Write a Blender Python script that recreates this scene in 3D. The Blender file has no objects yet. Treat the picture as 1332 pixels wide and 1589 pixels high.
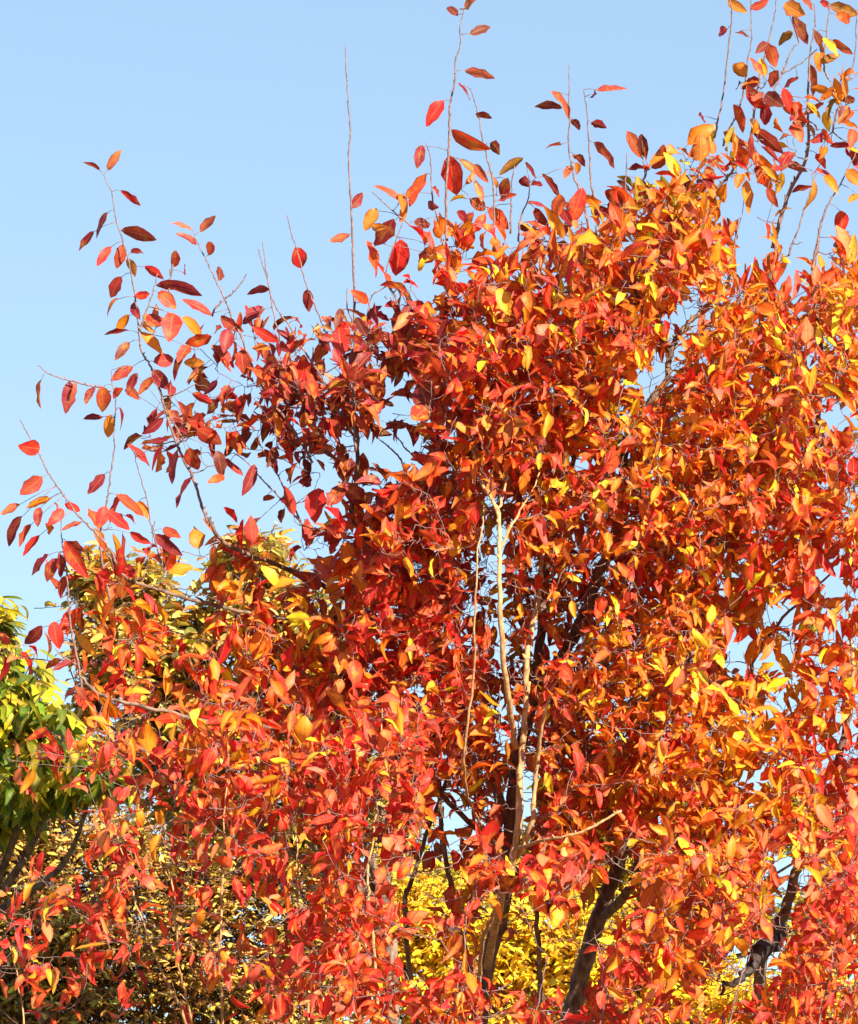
import bpy, math, random
import numpy as np
from mathutils import Vector

random.seed(7)
rng = np.random.default_rng(11)
S = bpy.context.scene
R = math.radians

# ------------------------------------------------------------------ camera
PITCH = R(10.0); CAM = np.array([0.0, 0.0, 1.6]); FPX = 6400.0; PW, PH = 1332.0, 1589.0
cd = bpy.data.cameras.new('camera'); cam = bpy.data.objects.new('camera', cd)
S.collection.objects.link(cam)
cam.location = CAM; cam.rotation_euler = (math.pi/2 + PITCH, 0, 0)
cd.sensor_fit = 'HORIZONTAL'; cd.sensor_width = 36.0; cd.lens = 36.0*FPX/PW
cd.clip_start = 0.05; cd.clip_end = 2000
S.camera = cam

# ------------------------------------------------------------------ sky and sun
SUN_EL, SUN_AZ = 31.0, 147.0      # azimuth clockwise from +Y: behind the camera, to its right
w = bpy.data.worlds.new('World'); S.world = w; w.use_nodes = True
nt = w.node_tree; bg = nt.nodes['Background']
sky = nt.nodes.new('ShaderNodeTexSky'); sky.sky_type = 'NISHITA'; sky.sun_disc = False
sky.sun_elevation = R(SUN_EL); sky.sun_rotation = R(SUN_AZ)
sky.air_density = 0.7; sky.dust_density = 0.0; sky.ozone_density = 1.0; sky.altitude = 100
sg = nt.nodes.new('ShaderNodeGamma'); sg.inputs['Gamma'].default_value = 0.45      # grades the sky colour: softer gradient
sm = nt.nodes.new('ShaderNodeVectorMath'); sm.operation = 'MULTIPLY'; sm.inputs[1].default_value = (1.39, 1.70, 1.93)
nt.links.new(sky.outputs[0], sg.inputs['Color']); nt.links.new(sg.outputs[0], sm.inputs[0])
nt.links.new(sm.outputs[0], bg.inputs['Color']); bg.inputs['Strength'].default_value = 0.085
sd = bpy.data.lights.new('sun', 'SUN'); so = bpy.data.objects.new('sun', sd); S.collection.objects.link(so)
sd.energy = 5.0; sd.angle = R(0.5); sd.color = (1.0, 0.89, 0.70)
sv = Vector((math.sin(R(SUN_AZ))*math.cos(R(SUN_EL)), math.cos(R(SUN_AZ))*math.cos(R(SUN_EL)), math.sin(R(SUN_EL))))
so.rotation_euler = sv.to_track_quat('Z', 'Y').to_euler()
SUNV = np.array(sv)
S.view_settings.view_transform = 'Standard'; S.view_settings.look = 'None'
S.view_settings.exposure = 1.58; S.view_settings.gamma = 1.0
S.render.engine = 'CYCLES'
S.cycles.max_bounces = 8; S.cycles.transmission_bounces = 6; S.cycles.diffuse_bounces = 4

# ------------------------------------------------------------------ helpers
cp, sp = math.cos(PITCH), math.sin(PITCH)
FWD = np.array([0, cp, sp]); UP = np.array([0, -sp, cp]); RT = np.array([1.0, 0, 0])
def at(px, py, d):
    return CAM + d*(FWD + RT*((px-666.0)/FPX) + UP*((794.5-py)/FPX))
def at_many(px, py, d):
    return CAM + d[:, None]*(FWD + RT*((px-666.0)/FPX)[:, None] + UP*((794.5-py)/FPX)[:, None])
def to_px(P):
    q = P-CAM; d = q@FWD
    return 666+FPX*(q@RT)/d, 794.5-FPX*(q@UP)/d, d
def norm(v):
    return v/np.maximum(np.linalg.norm(v, axis=-1, keepdims=True), 1e-9)
def lin(c):
    c = np.asarray(c, float)/255
    return np.where(c < .04045, c/12.92, ((c+.055)/1.055)**2.4)

def empty(name, loc, label, cat, group=None):
    o = bpy.data.objects.new(name, None); S.collection.objects.link(o)
    o.location = loc; o.empty_display_size = .1
    o['label'] = label; o['category'] = cat
    if group: o['group'] = group
    return o

# --- materials
def new_mat(name):
    m = bpy.data.materials.new(name); m.use_nodes = True
    n = m.node_tree; n.nodes.clear()
    return m, n, n.nodes, n.links
def leaf_material(name, trans=0.46, rough=0.48, spec=0.35, blotch=(0.75, 0.33, 0.03), vein=0.35, nscale=55, margin=(.22, .03, .02)):
    m, n, N, K = new_mat(name)
    out = N.new('ShaderNodeOutputMaterial')
    col = N.new('ShaderNodeAttribute'); col.attribute_name = 'leaf_color'
    uv = N.new('ShaderNodeAttribute'); uv.attribute_name = 'leaf_uv'
    tc = N.new('ShaderNodeTexCoord')
    no = N.new('ShaderNodeTexNoise'); no.inputs['Scale'].default_value = nscale; no.inputs['Detail'].default_value = 5; no.inputs['Roughness'].default_value = .6
    K.new(tc.outputs['Object'], no.inputs['Vector'])
    mr = N.new('ShaderNodeMapRange'); mr.inputs['From Min'].default_value = .48; mr.inputs['From Max'].default_value = .66
    K.new(no.outputs['Fac'], mr.inputs['Value'])
    mu = N.new('ShaderNodeMath'); mu.operation = 'MULTIPLY'; K.new(mr.outputs[0], mu.inputs[0]); K.new(col.outputs['Alpha'], mu.inputs[1])
    mx = N.new('ShaderNodeMix'); mx.data_type = 'RGBA'; K.new(mu.outputs[0], mx.inputs['Factor'])
    K.new(col.outputs['Color'], mx.inputs['A']); mx.inputs['B'].default_value = (*blotch, 1)
    # dark specks and browned patches
    n2 = N.new('ShaderNodeTexNoise'); n2.inputs['Scale'].default_value = nscale*2.6; n2.inputs['Detail'].default_value = 6; n2.inputs['Roughness'].default_value = .7
    K.new(tc.outputs['Object'], n2.inputs['Vector'])
    r2 = N.new('ShaderNodeMapRange'); r2.inputs['From Min'].default_value = .56; r2.inputs['From Max'].default_value = .68; r2.inputs['To Max'].default_value = .65
    K.new(n2.outputs['Fac'], r2.inputs['Value'])
    m2 = N.new('ShaderNodeMix'); m2.data_type = 'RGBA'; K.new(r2.outputs[0], m2.inputs['Factor'])
    K.new(mx.outputs['Result'], m2.inputs['A']); m2.inputs['B'].default_value = (.10, .025, .012, 1)
    # midrib and side veins from leaf coordinates (u across -1..1, v along 0..1)
    sx = N.new('ShaderNodeSeparateXYZ'); K.new(uv.outputs['Vector'], sx.inputs[0])
    ab = N.new('ShaderNodeMath'); ab.operation = 'ABSOLUTE'; K.new(sx.outputs['X'], ab.inputs[0])
    rib = N.new('ShaderNodeMapRange'); rib.inputs['From Min'].default_value = .03; rib.inputs['From Max'].default_value = .11; rib.inputs['To Min'].default_value = 1; rib.inputs['To Max'].default_value = 0
    K.new(ab.outputs[0], rib.inputs['Value'])
    a1 = N.new('ShaderNodeMath'); a1.operation = 'MULTIPLY_ADD'; K.new(ab.outputs[0], a1.inputs[0]); a1.inputs[1].default_value = -.28; K.new(sx.outputs['Y'], a1.inputs[2])
    a2 = N.new('ShaderNodeMath'); a2.operation = 'MULTIPLY'; K.new(a1.outputs[0], a2.inputs[0]); a2.inputs[1].default_value = 56
    a3 = N.new('ShaderNodeMath'); a3.operation = 'SINE'; K.new(a2.outputs[0], a3.inputs[0])
    a4 = N.new('ShaderNodeMapRange'); a4.inputs['From Min'].default_value = .82; a4.inputs['From Max'].default_value = 1; a4.inputs['To Max'].default_value = .5
    K.new(a3.outputs[0], a4.inputs['Value'])
    mxv = N.new('ShaderNodeMath'); mxv.operation = 'MAXIMUM'; K.new(rib.outputs[0], mxv.inputs[0]); K.new(a4.outputs[0], mxv.inputs[1])
    mv = N.new('ShaderNodeMath'); mv.operation = 'MULTIPLY'; K.new(mxv.outputs[0], mv.inputs[0]); mv.inputs[1].default_value = vein
    m3 = N.new('ShaderNodeMix'); m3.data_type = 'RGBA'; K.new(mv.outputs[0], m3.inputs['Factor'])
    K.new(m2.outputs['Result'], m3.inputs['A']); m3.inputs['B'].default_value = (.62, .30, .12, 1)
    ed = N.new('ShaderNodeMapRange'); ed.inputs['From Min'].default_value = .62; ed.inputs['From Max'].default_value = 1.0; ed.inputs['To Max'].default_value = .75
    en = N.new('ShaderNodeMath'); en.operation = 'MULTIPLY_ADD'; K.new(no.outputs['Fac'], en.inputs[0]); en.inputs[1].default_value = .5; K.new(ab.outputs[0], en.inputs[2])
    es = N.new('ShaderNodeMath'); es.operation = 'SUBTRACT'; K.new(en.outputs[0], es.inputs[0]); es.inputs[1].default_value = .25; K.new(es.outputs[0], ed.inputs['Value'])
    m4 = N.new('ShaderNodeMix'); m4.data_type = 'RGBA'; K.new(ed.outputs[0], m4.inputs['Factor']); K.new(m3.outputs['Result'], m4.inputs['A']); m4.inputs['B'].default_value = (*margin, 1)
    m3 = m4
    bs = N.new('ShaderNodeBsdfPrincipled'); K.new(m3.outputs['Result'], bs.inputs['Base Color'])
    bs.inputs['Roughness'].default_value = rough; bs.inputs['Specular IOR Level'].default_value = spec
    bu = N.new('ShaderNodeBump'); bu.inputs['Strength'].default_value = .35; bu.inputs['Distance'].default_value = .002
    ad = N.new('ShaderNodeMath'); ad.operation = 'ADD'; K.new(no.outputs['Fac'], ad.inputs[0]); K.new(mxv.outputs[0], ad.inputs[1])
    K.new(ad.outputs[0], bu.inputs['Height']); K.new(bu.outputs[0], bs.inputs['Normal'])
    tr = N.new('ShaderNodeBsdfTranslucent'); K.new(m3.outputs['Result'], tr.inputs['Color'])
    ms = N.new('ShaderNodeMixShader'); ms.inputs[0].default_value = trans
    K.new(bs.outputs[0], ms.inputs[1]); K.new(tr.outputs[0], ms.inputs[2]); K.new(ms.outputs[0], out.inputs['Surface'])
    return m
def bark_material(name, c1, c2, scale=120, rough=.75, ring=0.0):
    m, n, N, K = new_mat(name)
    out = N.new('ShaderNodeOutputMaterial'); tc = N.new('ShaderNodeTexCoord')
    mp = N.new('ShaderNodeMapping'); mp.inputs['Scale'].default_value = (1, 1, .35); K.new(tc.outputs['Object'], mp.inputs['Vector'])
    no = N.new('ShaderNodeTexNoise'); no.inputs['Scale'].default_value = scale; no.inputs['Detail'].default_value = 6
    K.new(mp.outputs[0], no.inputs['Vector'])
    cr = N.new('ShaderNodeValToRGB'); cr.color_ramp.elements[0].position = .38; cr.color_ramp.elements[1].position = .62
    cr.color_ramp.elements[0].color = (*c1, 1); cr.color_ramp.elements[1].color = (*c2, 1); K.new(no.outputs['Fac'], cr.inputs['Fac'])
    # lenticels: short dark bars across the stem
    mp2 = N.new('ShaderNodeMapping'); mp2.inputs['Scale'].default_value = (1, 1, 4.5); K.new(tc.outputs['Object'], mp2.inputs['Vector'])
    vo = N.new('ShaderNodeTexNoise'); vo.inputs['Scale'].default_value = 60; vo.inputs['Detail'].default_value = 2; K.new(mp2.outputs[0], vo.inputs['Vector'])
    vr = N.new('ShaderNodeMapRange'); vr.inputs['From Min'].default_value = .62; vr.inputs['From Max'].default_value = .70; vr.inputs['To Max'].default_value = .7
    K.new(vo.outputs['Fac'], vr.inputs['Value'])
    mx = N.new('ShaderNodeMix'); mx.data_type = 'RGBA'; K.new(vr.outputs[0], mx.inputs['Factor']); K.new(cr.outputs[0], mx.inputs['A'])
    mx.inputs['B'].default_value = (c1[0]*.4, c1[1]*.35, c1[2]*.35, 1)
    bs = N.new('ShaderNodeBsdfPrincipled'); K.new(mx.outputs['Result'], bs.inputs['Base Color']); bs.inputs['Roughness'].default_value = rough
    bu = N.new('ShaderNodeBump'); bu.inputs['Strength'].default_value = .6; bu.inputs['Distance'].default_value = .004
    K.new(no.outputs['Fac'], bu.inputs['Height']); K.new(bu.outputs[0], bs.inputs['Normal'])
    K.new(bs.outputs[0], out.inputs['Surface'])
    return m
M_LEAF = leaf_material('autumn_leaf')
M_GREEN = leaf_material('green_leaf', margin=(.12, .10, .02), blotch=(.62, .50, .03), vein=.15, trans=.42)
M_BROWN = leaf_material('brown_leaf', margin=(.05, .025, .012), blotch=(.28, .17, .04), vein=.1, trans=.25, nscale=40)
M_GOLD = leaf_material('golden_leaf', margin=(.45, .20, .02), blotch=(.75, .40, .02), vein=.1, trans=.4, nscale=40)
M_PALE = bark_material('pale_bark', (.30, .155, .065), (.52, .31, .13))
M_DARK = bark_material('dark_bark', (.075, .042, .030), (.21, .13, .085), scale=70)
M_ROT = bark_material('rotten_bark', (.016, .010, .009), (.04, .024, .02), scale=50)
M_TWIG = bark_material('twig_bark', (.12, .065, .06), (.24, .15, .14), scale=200)

# --- wood: tubes collected in a builder
class Wood:
    def __init__(s): s.v = []; s.f = []
    def tube(s, pts, rad, n=6, knob=0.0):
        pts = np.asarray(pts, float)
        m = len(pts)
        if np.isscalar(rad): rad = [rad]*m
        t = norm(np.gradient(pts, axis=0))
        ref = np.array([0.31, 0.93, 0.2]); 
        a = norm(np.cross(t, ref)); b = np.cross(t, a)
        base = len(s.v)
        an = np.arange(n)*2*math.pi/n
        for i in range(m):
            r = rad[i]*(1+knob*random.uniform(-1, 1))
            ring = pts[i] + r*(np.cos(an)[:, None]*a[i] + np.sin(an)[:, None]*b[i])
            s.v.extend(ring.tolist())
        for i in range(m-1):
            for k in range(n):
                k2 = (k+1) % n
                s.f.append((base+i*n+k, base+i*n+k2, base+(i+1)*n+k2, base+(i+1)*n+k))
        s.f.append(tuple(base+k for k in range(n))[::-1]); s.f.append(tuple(base+(m-1)*n+k for k in range(n)))
    def build(s, name, mat, parent):
        me = bpy.data.meshes.new(name); loc = np.array(parent_world(parent))
        me.from_pydata((np.array(s.v)-loc).tolist(), [], s.f); me.materials.append(mat)
        me.polygons.foreach_set('use_smooth', [True]*len(me.polygons))
        o = bpy.data.objects.new(name, me); S.collection.objects.link(o); o.parent = parent
        return o
def parent_world(p):
    v = Vector((0, 0, 0))
    while p is not None:
        v += p.location; p = p.parent
    return v

def smooth_line(P, per=6, jit=0.0):
    """Catmull-Rom through control rows (x,y,z,...)."""
    P = np.asarray(P, float)
    if len(P) == 2: P = np.vstack([P[0], P.mean(0), P[1]])
    Q = np.vstack([2*P[0]-P[1], P, 2*P[-1]-P[-2]])
    out = []
    for i in range(1, len(Q)-2):
        for k in range(per):
            t = k/per
            out.append(.5*((2*Q[i])+(-Q[i-1]+Q[i+1])*t+(2*Q[i-1]-5*Q[i]+4*Q[i+1]-Q[i+2])*t*t+(-Q[i-1]+3*Q[i]-3*Q[i+1]+Q[i+2])*t**3))
    out.append(Q[-2]); out = np.array(out)
    if jit: out[1:-1, :3] += rng.normal(0, jit, (len(out)-2, 3))
    return out

# --- leaves: batch of curved, folded blades
def template(ts, us):
    v = [(0, 0.0)]; 
    for t in ts:
        for u in us: v.append((u, t))
    v.append((0, 1.0)); nu = len(us); f = []
    for k in range(nu-1): f.append((0, 1+k+1, 1+k))
    for i in range(len(ts)-1):
        for k in range(nu-1):
            a = 1+i*nu+k; f.append((a, a+1, a+nu+1, a+nu))
    e = 1+(len(ts)-1)*nu; last = len(v)-1
    for k in range(nu-1): f.append((e+k, e+k+1, last))
    return np.array(v), f
T_FINE = template([.1, .24, .42, .6, .77, .9], [-1, -.5, 0, .5, 1])
T_LITE = template([.2, .5, .8], [-1, 0, 1])
class Leaves:
    def __init__(s): s.r = []
    def add(s, pos, d, nrm, L, W, col, blotch=.3, fold=.35, curl=.5, twist=0.0):
        s.r.append((*pos, *d, *nrm, L, W, *col, blotch, fold, curl, twist))
    def build(s, name, mat, parent, tmpl=T_FINE):
        A = np.array(s.r, float); n = len(A)
        pos, d, nr = A[:, 0:3], norm(A[:, 3:6]), A[:, 6:9]
        side = norm(np.cross(nr, d)); nr = np.cross(d, side)
        L, W, col, bl, fo, cu, tw = A[:, 9], A[:, 10], A[:, 11:14], A[:, 14], A[:, 15], A[:, 16], A[:, 17]
        tv, tf = tmpl; u, t = tv[:, 0], tv[:, 1]
        prof = np.sin(np.pi*t**0.88)**0.78; prof[0] = 0; prof[-1] = 0
        prof = prof*(1-.10*t)
        c = np.where(np.abs(cu) < .05, .05, cu)[:, None]
        x = L[:, None]*np.sin(c*t)/c; z = -L[:, None]*(1-np.cos(c*t))/c
        hw = .5*W[:, None]*prof*u*(1+rng.uniform(0, .16, n)[:, None]*np.sin(rng.uniform(0, 6.28, n)[:, None]+t*19+u*2.1))
        sway = rng.normal(0, .10, n)[:, None]*L[:, None]*t*t
        th = tw[:, None]*(t-.3)
        ph = rng.uniform(0, 6.28, n)[:, None]; amp = rng.uniform(.03, .16, n)[:, None]*W[:, None]
        yy = hw*np.cos(fo)[:, None]; zz = np.abs(hw)*np.sin(fo)[:, None] + amp*np.abs(u)*np.sin(ph+t*11+u*1.3)*prof
        y2 = yy*np.cos(th)-zz*np.sin(th); z2 = yy*np.sin(th)+zz*np.cos(th)
        y2 = y2+sway
        V = pos[:, None, :]+d[:, None, :]*x[..., None]+side[:, None, :]*y2[..., None]+nr[:, None, :]*(z+z2)[..., None]
        V -= np.array(parent_world(parent))
        nv = len(tv); me = bpy.data.meshes.new(name)
        me.vertices.add(n*nv); me.vertices.foreach_set('co', V.reshape(-1).astype(np.float32))
        lv = np.array([i for f in tf for i in f]); ln = np.array([len(f) for f in tf])
        ls = np.concatenate([[0], np.cumsum(ln)[:-1]])
        off = np.arange(n)[:, None]
        me.loops.add(n*len(lv)); me.loops.foreach_set('vertex_index', (lv[None]+off*nv).reshape(-1).astype(np.int32))
        me.polygons.add(n*len(tf)); me.polygons.foreach_set('loop_start', (ls[None]+off*len(lv)).reshape(-1).astype(np.int32))
        me.polygons.foreach_set('use_smooth', np.ones(n*len(tf), bool))
        me.update(calc_edges=True)
        a = me.attributes.new('leaf_color', 'FLOAT_COLOR', 'POINT')
        cc = np.concatenate([col, bl[:, None]], 1); a.data.foreach_set('color', np.repeat(cc, nv, 0).reshape(-1).astype(np.float32))
        a = me.attributes.new('leaf_uv', 'FLOAT_VECTOR', 'POINT')
        uv3 = np.stack([u, t, 0*t], 1); a.data.foreach_set('vector', np.tile(uv3, (n, 1)).reshape(-1).astype(np.float32))
        me.materials.append(mat); me.validate()
        o = bpy.data.objects.new(name, me); S.collection.objects.link(o); o.parent = parent
        return o

# --- leaf colours by letter
C = {
 'm': lin((140, 30, 44)), 'M': lin((170, 50, 42)), 'r': lin((226, 44, 40)), 'R': lin((232, 74, 34)),
 's': lin((238, 112, 78)), 'o': lin((246, 128, 24)), 'O': lin((248, 158, 36)), 'y': lin((252, 204, 40)),
 'b': lin((128, 58, 36)), 'w': lin((196, 100, 42)), 'g': lin((150, 128, 36)), 'Y': lin((252, 222, 40)),
}
PAL = {  # region palettes; upper-left maroon mixes leaf colour with painted-in crown shade
 'm': 'mmmmMMmMbrsRrw', 'd': 'mMMwrRRroRMwoOoy', 'r': 'rrrrrRssRMrosOR', 'R': 'rRRRRroosOOMwryo', 'o': 'RoooooOOORyOroys',
 'O': 'RRRoooOOOoryysws', 'w': 'wwoooOOssRmrOg', 'e': 'rRRrsrmoRMoO',
}
from mathutils import noise as mnoise
def thin(P):
    """foliage of a real crown is pierced by small openings."""
    return mnoise.noise(Vector((P[0]*22, P[1]*3, P[2]*24))) > .20
def jcol(c, j=.12, h=.12):
    c = np.array(c)*math.exp(random.gauss(0, j)); c[1] *= math.exp(random.gauss(0, h)); c[2] *= math.exp(random.gauss(0, .1))
    return np.clip(c, .004, .92)
def pick(p, key=None):
    if key is not None and random.random() < .45: return jcol(C[key], .24, .26)
    return jcol(C[random.choice(PAL[p])], .26, .34)

# ------------------------------------------------------------------ ground
def flat(name, x0, x1, y0, y1, nx, ny, hfun, mat):
    xs = np.linspace(x0, x1, nx); ys = np.linspace(y0, y1, ny); v = []; f = []
    for y in ys:
        for x in xs: v.append((x, y, hfun(x, y)))
    for j in range(ny-1):
        for i in range(nx-1):
            a = j*nx+i; f.append((a, a+1, a+nx+1, a+nx))
    me = bpy.data.meshes.new(name); me.from_pydata(v, [], f); me.materials.append(mat)
    o = bpy.data.objects.new(name, me); S.collection.objects.link(o); o['kind'] = 'structure'
    return o
mg, n_, N_, K_ = new_mat('ground_grass')
o_ = N_.new('ShaderNodeOutputMaterial'); b_ = N_.new('ShaderNodeBsdfPrincipled'); t_ = N_.new('ShaderNodeTexCoord')
q_ = N_.new('ShaderNodeTexNoise'); q_.inputs['Scale'].default_value = 3.5; q_.inputs['Detail'].default_value = 10; K_.new(t_.outputs['Object'], q_.inputs['Vector'])
r_ = N_.new('ShaderNodeValToRGB'); r_.color_ramp.elements[0].color = (.035, .05, .012, 1); r_.color_ramp.elements[1].color = (.16, .10, .03, 1)
r_.color_ramp.elements[0].position = .4; r_.color_ramp.elements[1].position = .65
K_.new(q_.outputs['Fac'], r_.inputs['Fac']); K_.new(r_.outputs[0], b_.inputs['Base Color']); b_.inputs['Roughness'].default_value = .9
K_.new(b_.outputs[0], o_.inputs['Surface'])
flat('ground', -600, 600, -200, 1000, 40, 40, lambda x, y: 0.0, mg)

# ------------------------------------------------------------------ main trees: skeleton
GY = lambda x, d: np.array([x, CAM[1]+d, 0.0])
ROOT = {}
ROOT['main'] = empty('autumn_tree', (0.10, 8.25, 0), 'many-stemmed autumn tree of red and orange leaves filling the middle of the photo', 'tree')
ROOT['right'] = empty('autumn_tree', (0.78, 8.35, 0), 'red-orange autumn tree leaning in at the right edge with a dark forked trunk', 'tree')
ROOT['left'] = empty('red_leaved_shrub', (-0.42, 7.25, 0), 'red-leaved shrub with pale upright shoots in front of the brown hedge at lower left', 'shrub')
ROOT['front'] = empty('red_leaved_shrub', (0.28, 7.0, 0), 'low dense crimson and orange shrub top along the bottom edge before the yellow bush', 'shrub')

nodes_p, nodes_t, nodes_r = [], [], []
def stem(tree, name, pts, r0, r1, mat, n=8, ground=None, jit=.0012, addnodes=True):
    """pts: photo-measured (px, py, depth m); radii in metres."""
    P = [at(*p) for p in pts]
    if ground is not None:
        g0 = GY(ground[0], ground[1])-np.array([0, 0, .05]); L_ = P[0]-g0
        t0 = norm(P[1]-P[0])*np.linalg.norm(L_)*.35                     # leave the ground upright, arrive along the stem
        B = [g0, g0+np.array([0, 0, .35*np.linalg.norm(L_)]), P[0]-t0, P[0]]
        P = [(1-t)**3*B[0]+3*t*(1-t)**2*B[1]+3*t*t*(1-t)*B[2]+t**3*B[3] for t in (0, .2, .4, .6, .8)] + P
    L = smooth_line(P, 6, jit)
    k = len(L); rad = np.linspace(r0, r1, k)
    wd = Wood(); wd.tube(L, rad, n, .05)
    # bud swellings
    for i in range(2, k-1, 3):
        if rad[i] < .006:
            dv = norm(np.array([random.uniform(-1, 1), random.uniform(-1, 1), 1.2]))
            wd.tube([L[i], L[i]+dv*rad[i]*2.6], [rad[i]*.9, rad[i]*.3], 4)
    o = wd.build(name, mat, ROOT[tree])
    if addnodes:
        for q, rr in zip(L, rad):
            nodes_p.append(q); nodes_t.append(tree); nodes_r.append(rr)
    return o, L
# trunks
stem('main', 'trunk', [(742, 1600, 8.25), (758, 1490, 8.25), (780, 1410, 8.22), (790, 1320, 8.2), (800, 1200, 8.2), (826, 1090, 8.2), (842, 960, 8.2), (850, 870, 8.2), (876, 770, 8.15)], .026, .006, M_DARK, 12, ground=(.02, 8.25))
stem('main', 'trunk', [(880, 1600, 8.35), (915, 1470, 8.3), (938, 1400, 8.3), (958, 1345, 8.3), (975, 1265, 8.3), (990, 1200, 8.3), (1012, 1100, 8.25), (1050, 1000, 8.2), (1085, 900, 8.2), (1112, 800, 8.2), (1130, 690, 8.2)], .026, .005, M_DARK, 12, ground=(.22, 8.35))
stem('main', 'branch', [(940, 1420, 8.28), (968, 1392, 8.2), (985, 1360, 8.15), (1000, 1300, 8.1), (1060, 1200, 8.0)], .011, .004, M_DARK)
stem('main', 'branch', [(840, 1070, 8.2), (885, 1000, 8.15), (912, 940, 8.1), (928, 890, 8.1), (952, 850, 8.1), (964, 790, 8.1), (969, 720, 8.15), (978, 660, 8.15), (1010, 622, 8.1), (1034, 590, 8.1), (1043, 540, 8.1), (1066, 505, 8.1), (1092, 480, 8.1), (1125, 445, 8.1), (1141, 385, 8.1), (1143, 345, 8.1)], .013, .0022, M_DARK)
stem('main', 'branch', [(1040, 545, 8.1), (1010, 500, 8.1), (985, 440, 8.05), (1000, 370, 8.0), (1060, 330, 8.0), (1100, 301, 8.0), (1125, 281, 8.0), (1139, 262, 8.0)], .006, .0022, M_DARK)
PALE = [
 ([(757, 1500, 8.15), (776, 1400, 7.8), (802, 1310, 7.68), (808, 1200, 7.68), (816, 1100, 7.68), (819, 1010, 7.68), (835, 930, 7.74), (842, 860, 7.8), (866, 760, 7.92), (880, 690, 7.98)], .0085, .003),
 ([(800, 1330, 7.71), (825, 1280, 7.63), (833, 1200, 7.63), (850, 1090, 7.58), (892, 1010, 7.70)], .0065, .0012),
 ([(801, 1160, 7.68), (790, 1080, 7.58), (779, 985, 7.53), (775, 900, 7.53), (773, 800, 7.6), (746, 745, 7.72), (735, 700, 7.8), (718, 650, 7.85), (698, 600, 7.9), (672, 550, 7.95)], .0062, .0009),
 ([(774, 802, 7.6), (780, 765, 7.66), (791, 715, 7.72), (796, 680, 7.8)], .0030, .0010),
 ([(777, 852, 7.56), (800, 805, 7.62), (826, 762, 7.7), (850, 700, 7.8)], .0026, .0009),
 ([(785, 1330, 8.1), (735, 1260, 7.8), (720, 1180, 7.63), (734, 1060, 7.58), (737, 960, 7.53), (741, 870, 7.53), (748, 820, 7.6), (752, 770, 7.75)], .0033, .0009),
 ([(738, 1600, 7.9), (748, 1475, 7.63), (765, 1420, 7.53), (790, 1380, 7.48), (830, 1362, 7.43)], .0045, .003),
 ([(802, 1318, 7.68), (840, 1305, 7.53), (905, 1290, 7.48), (965, 1258, 7.48)], .0035, .0022),
]
for p, a, b in PALE: stem('main', 'branch', p, a, b, M_PALE)
DARKB = [
 ([(748, 1570, 8.25), (712, 1440, 8.2), (700, 1370, 8.15), (688, 1310, 8.1), (682, 1230, 8.1), (676, 1150, 8.1), (655, 1040, 8.1), (640, 950, 8.1)], .0068, .003),
 ([(650, 1600, 8.25), (628, 1420, 8.2), (645, 1350, 8.2), (662, 1295, 8.2), (700, 1190, 8.2), (735, 1080, 8.2), (745, 1000, 8.2)], .0055, .003),
 ([(770, 1385, 8.3), (775, 1300, 8.4), (760, 1190, 8.4), (700, 1080, 8.35), (620, 990, 8.3), (540, 930, 8.2), (440, 880, 8.1), (360, 850, 7.96), (334, 826, 7.91), (322, 803, 7.9)], .008, .0032),
 ([(790, 1290, 8.2), (735, 1100, 8.15), (650, 960, 8.1), (590, 870, 8.05), (548, 800, 8.0), (552, 740, 8.0), (556, 690, 8.0), (550, 640, 8.0)], .008, .0035),
 ([(842, 1620, 8.15), (836, 1480, 8.1), (834, 1400, 8.1), (850, 1300, 8.1)], .006, .004),
 ([(786, 1330, 8.2), (680, 1230, 8.15), (590, 1150, 8.05), (500, 1130, 8.0), (440, 1130, 7.9), (330, 1120, 7.8), (240, 1100, 7.75), (160, 1080, 7.7), (125, 1050, 7.7)], .006, .003),
 ([(735, 1100, 8.15), (650, 990, 8.12), (560, 960, 8.1), (440, 960, 8.0), (300, 930, 7.9), (200, 900, 7.8), (165, 860, 7.75)], .005, .0028),
 ([(450, 1238, 8.3), (425, 1205, 8.3), (395, 1175, 8.3), (375, 1160, 8.3)], .008, .005),
 ([(596, 1130, 8.2), (520, 1190, 8.25), (450, 1238, 8.3)], .009, .008),
 ([(1012, 1100, 8.25), (1150, 1070, 8.2), (1172, 1020, 8.2), (1215, 960, 8.2), (1290, 890, 8.2)], .006, .002),
 ([(1085, 900, 8.2), (1190, 740, 8.2), (1200, 600, 8.1), (1180, 520, 8.1), (1190, 450, 8.1), (1206, 380, 8.1)], .007, .004),
 ([(1112, 800, 8.2), (1250, 700, 8.2), (1275, 560, 8.1), (1262, 440, 8.1), (1270, 380, 8.1)], .006, .003),
 ([(876, 770, 8.15), (868, 640, 8.1), (855, 520, 8.0), (850, 420, 8.0), (845, 400, 8.0)], .006, .0025),
 ([(876, 770, 8.15), (920, 600, 8.1), (930, 480, 8.1), (925, 350, 8.0)], .005, .002),
 ([(746, 745, 7.9), (735, 600, 8.0), (700, 480, 8.0), (693, 400, 8.0)], .004, .002),
]
for p, a, b in DARKB: stem('main', 'branch', p, a, b, M_DARK if a > .0045 else M_TWIG)
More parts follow.
